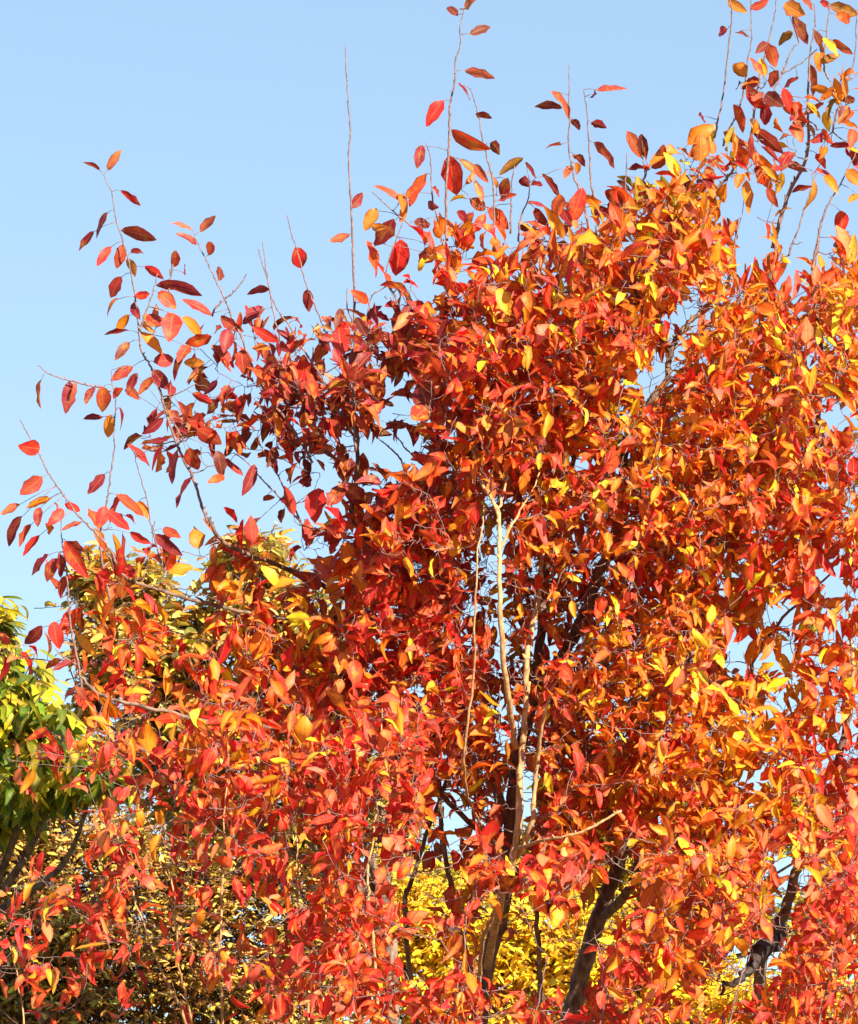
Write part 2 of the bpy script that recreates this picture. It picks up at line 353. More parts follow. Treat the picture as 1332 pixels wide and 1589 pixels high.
# right tree
stem('right', 'trunk', [(1175, 1600, 8.3), (1180, 1520, 8.3), (1187, 1470, 8.28), (1207, 1440, 8.28), (1223, 1400, 8.28), (1235, 1355, 8.28), (1252, 1310, 8.28), (1290, 1235, 8.28), (1302, 1180, 8.25), (1314, 1120, 8.25), (1328, 1050, 8.25), (1345, 940, 8.2), (1350, 800, 8.2), (1340, 640, 8.1)], .016, .005, M_DARK, 10, ground=(.68, 8.35))
stem('right', 'dead_stub', [(1205, 1446, 8.26), (1188, 1466, 8.15), (1170, 1492, 8.05), (1148, 1518, 8.0), (1112, 1542, 8.0)], .024, .002, M_ROT, 10, jit=.004)
stem('right', 'branch', [(1240, 1345, 8.28), (1280, 1330, 8.2), (1340, 1335, 8.1)], .008, .004, M_DARK)
stem('right', 'branch', [(1300, 1620, 8.0), (1328, 1520, 7.92), (1317, 1430, 7.9), (1303, 1390, 7.9), (1288, 1350, 7.9), (1280, 1300, 7.95)], .004, .003, M_PALE)
stem('right', 'branch', [(1312, 1130, 8.25), (1318, 1100, 8.0), (1325, 1040, 7.95), (1318, 960, 7.95)], .006, .003, M_PALE)
stem('right', 'branch', [(1345, 900, 8.2), (1300, 800, 8.1), (1290, 700, 8.0)], .005, .002, M_DARK)
# front shrubs: pale stems rising from the ground
FR = [
 ('left', [(346, 1600, 7.3), (340, 1500, 7.25), (345, 1400, 7.25), (347, 1300, 7.25), (352, 1210, 7.25), (365, 1150, 7.3)], .0052, .0008, (-.40, 7.3)),
 ('left', [(588, 1600, 7.3), (578, 1450, 7.3), (571, 1370, 7.3), (580, 1290, 7.3), (585, 1220, 7.3), (590, 1160, 7.3), (594, 1090, 7.35)], .0050, .0008, (-.16, 7.35)),
 ('left', [(480, 1600, 7.4), (464, 1400, 7.35), (462, 1330, 7.35), (460, 1260, 7.35), (455, 1195, 7.35)], .0045, .0008, (-.28, 7.4)),
 ('left', [(292, 1600, 7.3), (264, 1537, 7.25), (242, 1485, 7.2), (212, 1405, 7.2), (193, 1334, 7.2), (181, 1297, 7.2)], .0045, .0008, (-.42, 7.35)),
 ('left', [(300, 1600, 7.35), (278, 1500, 7.3), (271, 1400, 7.3), (256, 1330, 7.3), (230, 1272, 7.3)], .0042, .0008, (-.40, 7.45)),
 ('left', [(40, 1600, 7.2), (30, 1540, 7.2), (22, 1490, 7.2), (8, 1450, 7.2)], .0030, .0008, (-.68, 7.25)),
 ('left', [(520, 1600, 7.3), (505, 1450, 7.3), (511, 1360, 7.3), (510, 1310, 7.3)], .004, .0008, (-.25, 7.3)),
 ('front', [(700, 1600, 7.1), (720, 1480, 7.1), (727, 1400, 7.15)], .005, .0008, (.15, 7.1)),
 ('front', [(930, 1600, 7.0), (960, 1500, 7.0), (985, 1420, 7.05)], .005, .0008, (.3, 7.0)),
 ('front', [(830, 1600, 7.0), (842, 1530, 7.0), (848, 1480, 7.0)], .005, .0008, (.25, 7.05)),
 ('front', [(1130, 1600, 7.0), (1150, 1520, 7.0), (1165, 1480, 7.05)], .005, .0008, (.4, 7.0)),
 ('front', [(1270, 1600, 7.0), (1290, 1500, 7.0), (1300, 1450, 7.05)], .005, .0008, (.45, 7.05)),
]
for t, p, a, b, g in FR: stem(t, 'shoot', p, a*(1 if t == 'left' else .75), b, M_PALE if t == 'left' else M_TWIG, ground=g)

# ------------------------------------------------------------------ upright shoots with the leaves one can tell apart
leafcrown = {k: Leaves() for k in ROOT}
twigwood = {k: Wood() for k in ROOT}
def px_leaf(dst, wood, line, x0, y0, x1, y1, wpx, c, d, c2=None):
    """leaf measured on the photo: base, tip, apparent width (photo px) and depth (m)."""
    s = d/FPX; dx, dy = x1-x0, y1-y0; Lp = math.hypot(dx, dy)
    true_L = max(Lp*1.03, min(58, wpx*1.7), 40)
    dep = math.sqrt(max(0, true_L**2-Lp**2))*random.choice((-1, 1))
    along = (RT*dx-UP*dy+FWD*dep)*s
    perp = norm(RT*dy+UP*dx)
    base = at(x0, y0, d)
    W = max(wpx*1.08, .40*true_L); k = min(1, wpx*1.05/W)
    third = norm(np.cross(along, perp)); sg = random.choice((-1, 1))
    side = norm(perp*k+third*sg*math.sqrt(1-k*k))
    nr = norm(np.cross(norm(along), side))
    if nr@(UP*.9-FWD*.5) < 0: nr = -nr
    dst.add(base, along, nr, np.linalg.norm(along), W*s, jcol(CS.get(c, C[c]), .08, .12), random.choice((.05, .15, .4)) if c in 'mrwbM' else .5,
            random.uniform(.12, .4), random.uniform(.15, .75), random.uniform(-.5, .5))
    if line is not None:
        q = line[np.argmin(np.linalg.norm(line-base, axis=1))]
        if np.linalg.norm(q-base) < 85*s:
            mid = (q+base)/2+np.array([0, 0, .002]); wood.tube([q, mid, base+.1*along], [.0007, .0006, .0005], 4)
CS = {'w': lin((188, 70, 44)), 'O': lin((240, 140, 48)), 'b': lin((116, 44, 38)), 'g': lin((150, 104, 40)), 'm': lin((142, 28, 46))}
def shoot(org, sc, pts, depth, leaves, r=.0021, tree='main', extra=None):
    ox, oy = org
    P = [(ox+x/sc, oy+y/sc, depth) for x, y in pts][::-1]          # from the foot up to the tip
    if extra: P = extra+P
    Q = smooth_line([at(*p) for p in P], 6, .0006); k = len(Q)
    rad = np.linspace(r, .0009, k); wd = Wood(); wd.tube(Q, rad, 6, .08)
    for i in range(2, k-1, 2):
        dv = norm(np.array([random.uniform(-1, 1), random.uniform(-.6, .6), 1.3])); wd.tube([Q[i], Q[i]+dv*rad[i]*3.2], [rad[i]*.9, rad[i]*.25], 4)
    lv = Leaves()
    for (x0, y0, x1, y1, wp, c) in leaves:
        px_leaf(lv, wd, Q, ox+x0/sc, oy+y0/sc, ox+x1/sc, oy+y1/sc, wp/sc, c, depth+random.uniform(-.02, .02))
    o = wd.build('shoot', M_TWIG, ROOT[tree])
    if leaves: lv.build('leaves', M_LEAF, o)
    n = len(Q)
    for q, rr in zip(Q[:int(n*.45)], rad): nodes_p.append(q); nodes_t.append(tree); nodes_r.append(rr)
Z = 4.413
c1, c2, c3, c4, c5, c6 = (100, 220), (380, 280), (0, 540), (620, 0), (1032, 0), (800, 80)
shoot(c1, Z, [(270, 230), (330, 370), (350, 520), (400, 680), (455, 900), (490, 1100), (520, 1400), (580, 1520), (622, 1600), (660, 1720), (710, 1900), (790, 2120), (880, 2300), (935, 2470), (985, 2610)], 7.9,
 [(240, 195, 135, 112, 38, 'm'), (295, 195, 375, 60, 62, 's'), (385, 330, 515, 430, 45, 'r'), (295, 480, 185, 650, 52, 'm'), (200, 610, 92, 740, 48, 'm'),
  (385, 605, 655, 655, 90, 'M'), (320, 715, 215, 840, 66, 'r'), (400, 700, 370, 870, 80, 'w'), (430, 800, 490, 890, 60, 'O'), (455, 760, 570, 730, 50, 'm'),
  (550, 850, 680, 920, 60, 'r'), (390, 920, 300, 1070, 92, 'M'), (370, 1070, 240, 1170, 35, 'o'), (480, 1050, 590, 1040, 62, 'r'), (470, 1100, 490, 1220, 60, 'm'),
  (440, 1180, 340, 1300, 60, 'o'), (440, 1290, 275, 1315, 28, 'm'), (445, 1370, 350, 1480, 70, 'b'), (470, 1540, 330, 1620, 80, 'w'), (560, 1250, 680, 1170, 120, 'M'),
  (520, 1300, 690, 1430, 70, 'o'), (610, 1510, 760, 1480, 110, 'M'), (610, 1560, 700, 1700, 100, 'm')], r=.0032)
shoot(c1, Z, [(735, 915), (720, 900), (740, 850)], 7.9, [(740, 860, 790, 745, 75, 'w'), (815, 900, 830, 840, 22, 'm')], extra=[(262, 470, 7.9), (263, 440, 7.9)])
shoot(c1, Z, [(640, 900), (590, 1080), (545, 1200), (520, 1300)], 7.88, [(625, 985, 950, 980, 75, 'm'), (640, 1030, 780, 1120, 100, 'w'), (740, 1170, 750, 1345, 145, 'r'), (800, 1200, 990, 1320, 80, 'o'),
  (1010, 1330, 820, 1400, 90, 'R'), (1080, 1270, 1000, 1310, 40, 'm'), (850, 1390, 800, 1500, 90, 'w'), (960, 1510, 780, 1520, 70, 'O')])
shoot(c1, Z, [(890, 640), (935, 740), (990, 850), (1040, 960), (1100, 1080), (1150, 1210), (1210, 1330), (1270, 1500), (1400, 1750), (1560, 1960), (1700, 2200)], 7.95,
 [(875, 600, 745, 560, 38, 's'), (905, 710, 800, 590, 42, 'm'), (930, 620, 1030, 490, 62, 's'), (990, 780, 1010, 670, 70, 'w'), (1055, 950, 1080, 845, 60, 'b'),
  (1010, 1190, 820, 1060, 60, 'r'), (1070, 1190, 1200, 1330, 80, 'M'), (1120, 1280, 1110, 1440, 110, 'm'), (1220, 1250, 1360, 1130, 60, 'm'), (1000, 1390, 1200, 1510, 60, 'M'), (1220, 1420, 1210, 1589, 110, 'M')], r=.0028)
shoot(c1, Z, [(1250, 900), (1215, 960), (1160, 1030), (1095, 1080), (1030, 1145)], 7.93, [], extra=[(330, 490, 7.95)])
shoot(c2, Z, [(120, 420), (145, 600), (170, 750), (220, 880), (310, 1000), (350, 1080), (440, 1220), (520, 1330), (600, 1480)], 7.9,
 [(170, 745, 10, 730, 52, 'm'), (345, 955, 425, 975, 46, 'm'), (310, 1190, 410, 1075, 48, 'M')])
shoot(c2, Z, [(90, 470), (120, 570), (170, 740), (200, 930), (240, 1090), (250, 1240), (330, 1400), (440, 1500)], 7.92,
 [(245, 1100, 275, 1200, 48, 'm'), (230, 1100, 40, 1020, 75, 'r'), (0, 920, 140, 860, 60, 'm'), (50, 1140, 170, 1150, 50, 'O'), (250, 1320, 300, 1440, 90, 'm'), (140, 1290, 185, 1240, 40, 'm')])
shoot(c2, Z, [(288, 235), (320, 370), (345, 440), (400, 640), (430, 740), (490, 880), (540, 1010), (585, 1080), (650, 1200), (720, 1330), (740, 1500)], 7.95,
 [(345, 455, 400, 610, 115, 'r'), (425, 745, 445, 885, 78, 'm'), (545, 960, 625, 1000, 55, 'm'), (515, 1060, 580, 1160, 62, 'm')])
shoot((0, 0), 1, [(536, 70), (537, 100), (541, 160), (544, 205), (541, 240), (543, 290), (546, 340), (548, 400), (550, 470), (550, 560), (549, 640), (552, 700)], 7.95,
 [(543, 322, 572, 298, 17, 'm'), (544, 364, 507, 378, 12, 's'), (528, 478, 532, 508, 15, 'b'), (526, 508, 528, 546, 30, 'r'), (553, 492, 568, 522, 15, 'b'), (572, 470, 550, 452, 17, 'R'), (551, 570, 540, 620, 24, 'M'), (553, 580, 572, 560, 20, 'r'), (556, 590, 562, 625, 16, 'R')], r=.0030)
shoot(c2, Z, [(700, 740), (700, 860), (730, 950), (745, 1000)], 7.95, [])
shoot(c2, Z, [(875, 80), (960, 160), (1050, 240), (1200, 360), (1300, 480), (1340, 650), (1400, 800)], 8.0,
 [(1075, 150, 905, 10, 48, 'w'), (1100, 120, 1240, 10, 82, 'R'), (1060, 290, 1120, 120, 52, 'o'), (1160, 280, 1290, 290, 72, 'b')])
shoot(c2, Z, [(1125, 330), (1130, 150), (1090, 260), (970, 620), (1030, 800), (1100, 1000)][2:], 8.0,
 [(905, 190, 815, 340, 98, 'O'), (1020, 260, 910, 470, 112, 'm'), (830, 410, 960, 640, 72, 'R'), (1070, 400, 1045, 660, 152, 'r'), (1300, 440, 1200, 600, 112, 'w'), (870, 310, 940, 360, 50, 'O')])
shoot(c2, Z, [(1000, 710), (930, 750), (870, 790), (850, 880), (840, 950), (860, 1100), (850, 1240)], 8.0,
 [(1040, 850, 970, 860, 62, 'm'), (890, 900, 965, 950, 55, 'm'), (870, 1050, 1040, 1080, 80, 'M'), (840, 950, 900, 860, 50, 'm'), (1130, 840, 1060, 1060, 100, 'm'), (1170, 850, 1240, 1000, 100, 'r'), (880, 1210, 1050, 1220, 60, 'm'), (950, 1230, 1010, 1330, 100, 'M'), (1180, 1050, 1090, 1250, 60, 'O')])
shoot(c3, Z, [(135, 490), (200, 610), (275, 740), (340, 870), (440, 1010), (540, 1150), (640, 1250), (740, 1360), (800, 1480)], 7.7,
 [(275, 685, 170, 690, 112, 'r'), (290, 880, 145, 1010, 110, 'w'), (350, 1030, 160, 1080, 62, 'o'), (140, 1070, 0, 1140, 52, 's'), (150, 1150, 10, 1350, 82, 'm'), (215, 1205, 85, 1355, 48, 'w'),
  (270, 1280, 150, 1420, 52, 'r'), (270, 1090, 255, 1215, 70, 'm'), (440, 1070, 560, 1110, 60, 'r'), (560, 1190, 430, 1235, 36, 'm'), (640, 1240, 750, 1380, 62, 'R')], r=.0026)
shoot(c3, Z, [(420, 1130), (420, 1290), (440, 1420), (460, 1560), (470, 1720), (485, 1920), (520, 2080), (550, 2250), (570, 2400)], 7.7,
 [(400, 1080, 340, 1110, 70, 'r'), (430, 1100, 380, 1210, 80, 'r'), (310, 1200, 380, 1290, 60, 'o'), (330, 1410, 195, 1560, 55, 'm'), (390, 1440, 300, 1590, 92, 'M'), (400, 1400, 440, 1580, 62, 'm'),
  (440, 1320, 600, 1580, 115, 'r'), (450, 1320, 570, 1390, 52, 'm'), (445, 1560, 390, 1700, 60, 'M'), (370, 1870, 380, 2065, 110, 'r'), (290, 1900, 175, 2080, 90, 'm'), (420, 2130, 310, 2170, 40, 'w'), (500, 2140, 380, 2200, 50, 'm')], r=.0028)
shoot(c3, Z, [(380, 2060), (440, 2120), (525, 2170)], 7.7, [])
shoot(c3, Z, [(765, 150), (770, 250), (795, 350), (780, 600), (785, 680), (760, 850), (740, 1000), (725, 1090), (690, 1240), (690, 1400), (720, 1560), (760, 1750)], 7.75,
 [(690, 260, 740, 460, 112, 'w'), (750, 450, 745, 640, 80, 'O'), (700, 470, 610, 455, 30, 'm'), (815, 400, 860, 560, 20, 'm'), (830, 270, 770, 330, 50, 'r'), (900, 120, 775, 240, 78, 'M'), (715, 860, 620, 1010, 82, 'm'),
  (720, 1080, 690, 1235, 95, 'r'), (730, 1110, 890, 1260, 80, 'r'), (860, 1150, 955, 1190, 40, 'r'), (890, 1260, 1030, 1350, 62, 'r'), (795, 1000, 985, 1165, 72, 'w'), (720, 1500, 700, 1640, 100, 'r')], r=.0024)
shoot(c3, Z, [(260, 120), (345, 180), (450, 215), (580, 250), (690, 270), (760, 300)], 7.75,
 [(280, 215, 245, 420, 38, 's'), (475, 225, 480, 450, 98, 'm'), (645, 265, 580, 355, 52, 'm'), (510, 230, 505, 400, 40, 's')])
shoot(c3, Z, [(920, 720), (960, 880), (1010, 1050), (1030, 1190), (1060, 1300), (1110, 1500)], 7.8,
 [(870, 660, 1060, 790, 50, 'M'), (1120, 660, 1025, 840, 32, 'm'), (1060, 1275, 1250, 1420, 90, 'm'), (1120, 1230, 1220, 1310, 72, 'w'), (940, 1050, 1035, 1130, 52, 'o')])
shoot(c3, Z, [(1160, 470), (1240, 600)], 7.85, [(1120, 475, 990, 610, 65, 'm'), (1150, 635, 1005, 620, 48, 'm'), (1220, 690, 1140, 920, 50, 'm'), (1055, 195, 940, 310, 62, 'w'), (940, 170, 850, 300, 62, 'm'), (860, 280, 970, 320, 60, 'M'),
  (1330, 870, 1170, 1070, 30, 'm'), (1290, 500, 1440, 480, 130, 'M'), (1300, 680, 1320, 860, 110, 'M'), (1350, 560, 1500, 640, 120, 'M'), (1490, 700, 1530, 880, 90, 'b'), (1540, 880, 1450, 900, 60, 'R')])
shoot((250, 560), Z, [(500, 630), (600, 705), (680, 800), (780, 900), (900, 1040), (980, 1130)], 7.95, [(640, 705, 590, 935, 85, 'm'), (400, 670, 580, 760, 50, 'M'), (700, 960, 800, 910, 50, 'm'), (610, 1150, 690, 1045, 40, 'w'), (840, 1015, 800, 1070, 30, 'b')])
shoot((250, 560), Z, [(680, 570), (725, 660), (800, 790), (880, 940), (960, 1100)], 7.95, [(730, 655, 830, 770, 62, 'm'), (850, 740, 925, 800, 60, 'm'), (940, 830, 1075, 830, 75, 'm'), (1080, 870, 1040, 1100, 160, 'r'), (430, 1000, 530, 1090, 50, 'r'), (820, 940, 880, 935, 30, 'm')])
shoot((500, 560), Z, [(350, 490), (420, 560), (520, 650), (570, 745)], 8.05, [])
shoot((500, 560), Z, [(440, 420), (520, 530), (610, 640), (720, 740)], 8.05, [(620, 650, 690, 610, 40, 'm')])
shoot(c4, Z, [(440, 70), (415, 200), (420, 300), (385, 410), (380, 560), (350, 690), (345, 850), (335, 1030), (322, 1300), (320, 1510), (325, 1650)], 8.0,
 [(400, 110, 305, -10, 62, 'b'), (435, 65, 440, 0, 62, 'b'), (450, 60, 500, -20, 50, 's'), (480, 235, 645, 160, 72, 'b'), (445, 480, 660, 515, 60, 's'), (305, 685, 165, 850, 102, 'r'), (345, 1060, 390, 1355, 152, 'r'),
  (355, 885, 580, 1090, 90, 'R'), (410, 1090, 560, 1200, 60, 'g'), (520, 1120, 590, 1260, 62, 'w'), (155, 990, 120, 1145, 78, 'm')], r=.0030)
shoot(c4, Z, [(490, 610), (510, 680), (540, 770), (570, 950), (600, 1080), (640, 1250), (650, 1450), (640, 1600)], 8.0,
 [(400, 570, 510, 660, 32, 'm'), (530, 770, 605, 800, 52, 'm'), (630, 970, 700, 1020, 72, 'b'), (745, 1215, 700, 1360, 88, 'M'), (680, 1370, 790, 1340, 52, 'w')])
shoot(c4, Z, [(180, 970), (215, 1090), (220, 1250), (235, 1400), (280, 1560), (300, 1700)], 8.0,
 [(230, 1290, 300, 1335, 42, 'r'), (195, 1390, 245, 1440, 48, 'm'), (190, 1180, 50, 1400, 72, 'R'), (100, 1530, 230, 1520, 72, 'b'), (0, 1320, 60, 1450, 60, 'o')])
shoot(c4, Z, [(790, 1130), (770, 1250), (765, 1420), (760, 1600)], 8.0, [(850, 1080, 670, 1180, 62, 'g'), (390, 1450, 500, 1500, 72, 'm'), (480, 1360, 620, 1420, 92, 'w'), (600, 1420, 780, 1560, 100, 'R')])
shoot(c4, Z, [(895, 1250), (880, 1370), (830, 1500), (815, 1650)], 8.0,
 [(860, 1110, 950, 1230, 28, 'm'), (830, 1220, 895, 1250, 72, 'm'), (905, 1270, 1000, 1265, 38, 'm'), (875, 1385, 1045, 1400, 38, 'm'), (930, 1420, 1000, 1580, 72, 'm'), (980, 1190, 1110, 1335, 38, 'm'), (815, 1545, 915, 1570, 50, 'b')])
shoot(c6, Z, [(370, 90), (368, 300), (375, 450), (365, 650), (400, 850), (430, 920), (470, 1050), (500, 1180), (560, 1350)], 8.0,
 [(320, 390, 120, 320, 58, 'b'), (240, 270, 450, 410, 62, 'w'), (380, 465, 445, 468, 14, 'b'), (315, 640, 190, 640, 26, 's'), (400, 705, 485, 720, 22, 'm'), (405, 760, 475, 855, 62, 'o'), (385, 780, 345, 870, 62, 'w'),
  (465, 930, 370, 1190, 115, 'r'), (330, 1080, 350, 1190, 60, 'm'), (180, 835, 315, 970, 38, 'm')], r=.0026)
shoot(c6, Z, [(468, 260), (490, 400), (500, 560), (510, 730), (520, 900), (560, 1060), (620, 1200)], 8.0,
 [(555, 260, 760, 270, 58, 'M'), (545, 290, 490, 310, 42, 'm'), (520, 485, 635, 485, 52, 'm'), (535, 620, 730, 770, 62, 'M'), (450, 990, 560, 1060, 62, 'o'), (540, 1080, 640, 1120, 80, 'm')], r=.0024)
shoot(c6, Z, [(765, 690), (760, 850), (745, 990), (750, 1150)], 8.0, [(770, 810, 910, 745, 32, 'm'), (790, 950, 710, 870, 28, 'b'), (610, 975, 710, 960, 32, 's'), (885, 885, 800, 970, 85, 'm')])
shoot(c6, Z, [(875, 740), (890, 830), (870, 900), (840, 1000)], 8.0, [(765, 540, 870, 740, 92, 'w'), (865, 560, 880, 735, 78, 'b')])
shoot(c6, Z, [(280, 1120), (240, 1270), (200, 1400)], 8.0, [(330, 1290, 300, 1440, 115, 'b'), (500, 1215, 385, 1250, 38, 'm'), (520, 1220, 540, 1420, 92, 'm'), (640, 1030, 740, 1150, 82, 'b'), (820, 1200, 985, 1230, 85, 'y'), (1060, 1230, 1080, 1350, 80, 'y'), (440, 1290, 410, 1480, 50, 'O')])
shoot(c5, Z, [(430, -60), (445, 0), (460, 90), (440, 300), (400, 650), (360, 850), (330, 1000)], 8.05, [(430, 0, 550, 100, 72, 'O'), (430, 200, 350, 215, 75, 'r'), (230, 790, 290, 810, 50, 'm')])
shoot(c5, Z, [(590, -60), (590, 300), (570, 400), (545, 600), (500, 780), (430, 900), (400, 1000)], 8.05, [(480, 225, 635, 210, 38, 'b'), (565, 520, 460, 430, 100, 'O'), (580, 50, 750, 20, 62, 'w'), (520, 570, 460, 620, 32, 'b'), (470, 710, 590, 880, 62, 'R')])
shoot(c5, Z, [(770, -40), (740, 150), (710, 280), (680, 400), (650, 540), (620, 700), (600, 880), (580, 1000)], 8.0,
 [(715, 290, 615, 370, 72, 'b'), (710, 300, 770, 440, 92, 'w'), (650, 540, 550, 575, 82, 'm'), (560, 580, 690, 770, 85, 's'), (780, 480, 700, 580, 82, 'w'), (690, 640, 770, 730, 112, 'b'), (690, 700, 680, 880, 92, 'm'), (560, 640, 680, 780, 60, 'r'), (600, 880, 830, 1030, 92, 'M')], r=.0028)
shoot(c5, Z, [(1045, 335), (935, 430), (830, 490), (800, 510), (740, 640), (700, 760)], 8.0, [(920, 530, 800, 590, 42, 'w'), (810, 600, 880, 780, 82, 'r')])
shoot(c5, Z, [(920, 290), (870, 340), (820, 470), (805, 505)], 8.0, [(820, 20, 930, 120, 112, 'O'), (870, 110, 1000, 300, 92, 'b'), (870, 210, 800, 270, 62, 'g')])
shoot(c5, Z, [(1025, 30), (1030, 150), (1000, 330), (990, 420), (985, 560), (980, 780), (985, 1000), (940, 1160), (870, 1280), (820, 1420), (770, 1580), (740, 1700)], 8.05,
 [(940, 0, 1060, 20, 62, 'w'), (1000, 440, 1060, 650, 50, 'w'), (1000, 600, 1170, 590, 52, 'o'), (1080, 880, 1140, 990, 62, 'R'), (1090, 920, 1000, 1000, 62, 'm'), (820, 1110, 980, 1170, 58, 'w'), (870, 1320, 1010, 1250, 48, 'm'), (930, 760, 880, 840, 82, 'm'), (870, 850, 930, 950, 92, 'w'), (1090, 700, 960, 780, 42, 'w'), (1050, 1050, 1080, 1110, 60, 'r')], r=.0046)
shoot(c5, Z, [(1130, 20), (1120, 120), (1090, 430), (1120, 540)], 8.0,
 [(1130, 30, 1330, 110, 92, 'g'), (1060, 10, 1150, 60, 50, 'r'), (1170, 100, 1320, 150, 82, 'R'), (1020, 200, 1100, 380, 62, 'b'), (1200, 370, 1040, 430, 62, 'g'), (1080, 260, 1200, 370, 62, 'y'), (1150, 270, 1270, 370, 52, 'w'), (1190, 600, 1190, 720, 85, 'o'), (1200, 690, 1330, 680, 62, 'b')])
shoot(c5, Z, [(1320, 60), (1312, 150), (1300, 400), (1240, 590), (1180, 760), (1150, 900)], 8.0, [(1110, 760, 1105, 880, 72, 'y'), (1200, 840, 1330, 840, 52, 'o'), (1290, 880, 1270, 1000, 82, 'w'), (1130, 1000, 1300, 990, 42, 'm'), (1290, 760, 1200, 820, 60, 'R')])
shoot(c5, Z, [(1035, 1190), (990, 1330), (910, 1580), (880, 1650), (850, 1750)], 8.0, [(1040, 1165, 1180, 1180, 48, 'r'), (1090, 1200, 1200, 1290, 72, 'o')])
shoot(c5, Z, [(1310, 1040), (1220, 1230), (1110, 1420), (1060, 1580), (1040, 1700), (1010, 1850)], 8.0, [(1250, 1160, 1330, 1270, 92, 'O'), (1210, 1440, 1225, 1595, 102, 'r'), (1330, 1330, 1250, 1390, 52, 'o'), (1240, 1640, 1150, 1700, 60, 'b')], r=.0034)
shoot(c5, Z, [(530, 1470), (490, 1620), (460, 1760), (420, 1860)], 8.0, [(560, 1230, 550, 1460, 82, 'O'), (500, 1500, 430, 1620, 50, 'O')])
shoot(c5, Z, [(610, 1000), (640, 1060), (690, 1180), (790, 1250)], 8.0, [(640, 1050, 760, 1280, 92, 'o'), (630, 1180, 740, 1260, 82, 'R'), (700, 1280, 760, 1410, 62, 'w'), (480, 1030, 600, 1140, 112, 'm'), (800, 1180, 800, 1300, 62, 'y'), (400, 900, 560, 1020, 60, 'w'), (690, 1530, 750, 1620, 50, 'R')])

# ------------------------------------------------------------------ crown: twigs grown from the skeleton to where foliage hangs
DEN = """
000000000000000000
000000000000000011
000000000000000111
000000000000014211
000000000111245100
000000001233577224
000000002455777656
000112134677777776
000123456677777777
000122324667788777
000000126677788876
001112347777788665
012222345778888654
112223356777878533
012334456778888533
012333457777887644
112345667777777665
002345666777666765
112233455566677777
222222456443567777
222222344532545677
222233467888999999
""".split()
PALG = """
wwwwwwwwwwwwwwwwww
wwwwwwwwwwwwwwwwww
wwwwwwwwwwwwwwwwww
wwwwwwwwwwwwwwwwww
RRRRRRRRReeewwwwwR
RRRRRRRRRRReOOOOOR
mmmmmmmmmeRROOOOOO
mmmmmmmmmeReROOOOO
mmmmmmmmmeeRROOOOR
mmmmmmmmmedROOOOOR
mmmmmmmmddddROOoRR
reeeerreerrddeOORR
rRRRRRRrrrddddOORr
rRRRRRRrrrddooOooR
rRRRRRRrrrddooOoRR
rrRRRRRrrrddOooooR
rrrrrRRrrdddRRooor
rrrrrrrrrddRRoOORr
rrrrrrrrrdRrRROORr
rrrrrrrrrRRrRRRRRr
rrrrrrrrrRRrRrRRrr
rrrrrrrrrrrrrrRrRr
""".split()
D = np.array([[int(c) for c in r] for r in DEN], float)
assert D.shape == (22, 18), D.shape
for r in PALG: assert len(r) == 18, r
CW, CH = PW/18, PH/22
def dens(px, py):
    x = np.clip(px/CW-.5, 0, 16.999); y = np.clip(py/CH-.5, 0, 20.999)
    i, j = int(x), int(y); a, b = x-i, y-j
    return (D[j, i]*(1-a)+D[j, i+1]*a)*(1-b)+(D[j+1, i]*(1-a)+D[j+1, i+1]*a)*b
def pal_at(px, py):
    i = int(np.clip((px+random.gauss(0, 26))/CW, 0, 17)); j = int(np.clip((py+random.gauss(0, 26))/CH, 0, 21))
    return PALG[j][i]
# small openings where the sky or the bushes behind show: (x, y, rx, ry)
GAPS = [(715, 1288, 40, 26), (1165, 1010, 36, 26), (1215, 950, 30, 20), (1290, 900, 24, 28), (1185, 1205, 44, 20), (1215, 1340, 22, 34), (1135, 1480, 22, 14), (605, 700, 66, 38), (470, 770, 70, 40), (360, 760, 60, 60), (1170, 330, 40, 50), (1270, 350, 50, 50), (625, 615, 34, 26),
 (690, 665, 16, 18), (905, 715, 20, 14), (1000, 590, 36, 18), (1060, 495, 34, 20), (1240, 470, 14, 26), (840, 1000, 20, 24), (1250, 560, 20, 14), (1290, 650, 26, 20), (470, 880, 30, 22), 
 (650, 1390, 50, 50), (660, 1485, 50, 40), (800, 1490, 60, 50), (875, 1490, 60, 60), (905, 1410, 30, 40), (960, 1390, 30, 50), (1100, 1540, 70, 24), (776, 930, 10, 120), (808, 1250, 18, 70), (945, 1400, 26, 50), (760, 1440, 26, 50), (1180, 1485, 34, 36), (1225, 1400, 16, 50),
 (290, 930, 40, 50), (440, 800, 50, 50), (400, 760, 60, 50)]
# stems and trunks the photo shows uncovered: (x0, y0, x1, y1, half width), no leaves hang in front of these
BARE = [(772, 790, 776, 940, 15), (776, 940, 790, 1085, 15), (803, 1150, 806, 1315, 22), (816, 1020, 818, 1110, 13), (836, 890, 836, 940, 12), (727, 1000, 740, 860, 9),
 (925, 1445, 968, 1330, 22), (756, 1480, 782, 1400, 20), (1145, 1520, 1200, 1450, 22), (1205, 1440, 1238, 1360, 13), (1288, 1235, 1310, 1130, 11), (686, 1230, 704, 1400, 11), (636, 1400, 660, 1300, 10),
 (885, 1000, 928, 880, 12), (344, 1290, 346, 1470, 9), (572, 1390, 585, 1240, 9), (461, 1270, 464, 1395, 8), (1036, 600, 1046, 540, 13), (1060, 510, 1100, 475, 12), (965, 640, 968, 720, 11), (835, 1400, 836, 1490, 9), (212, 1405, 240, 1480, 8), (230, 1275, 252, 1330, 8), (905, 1500, 885, 1560, 10)]
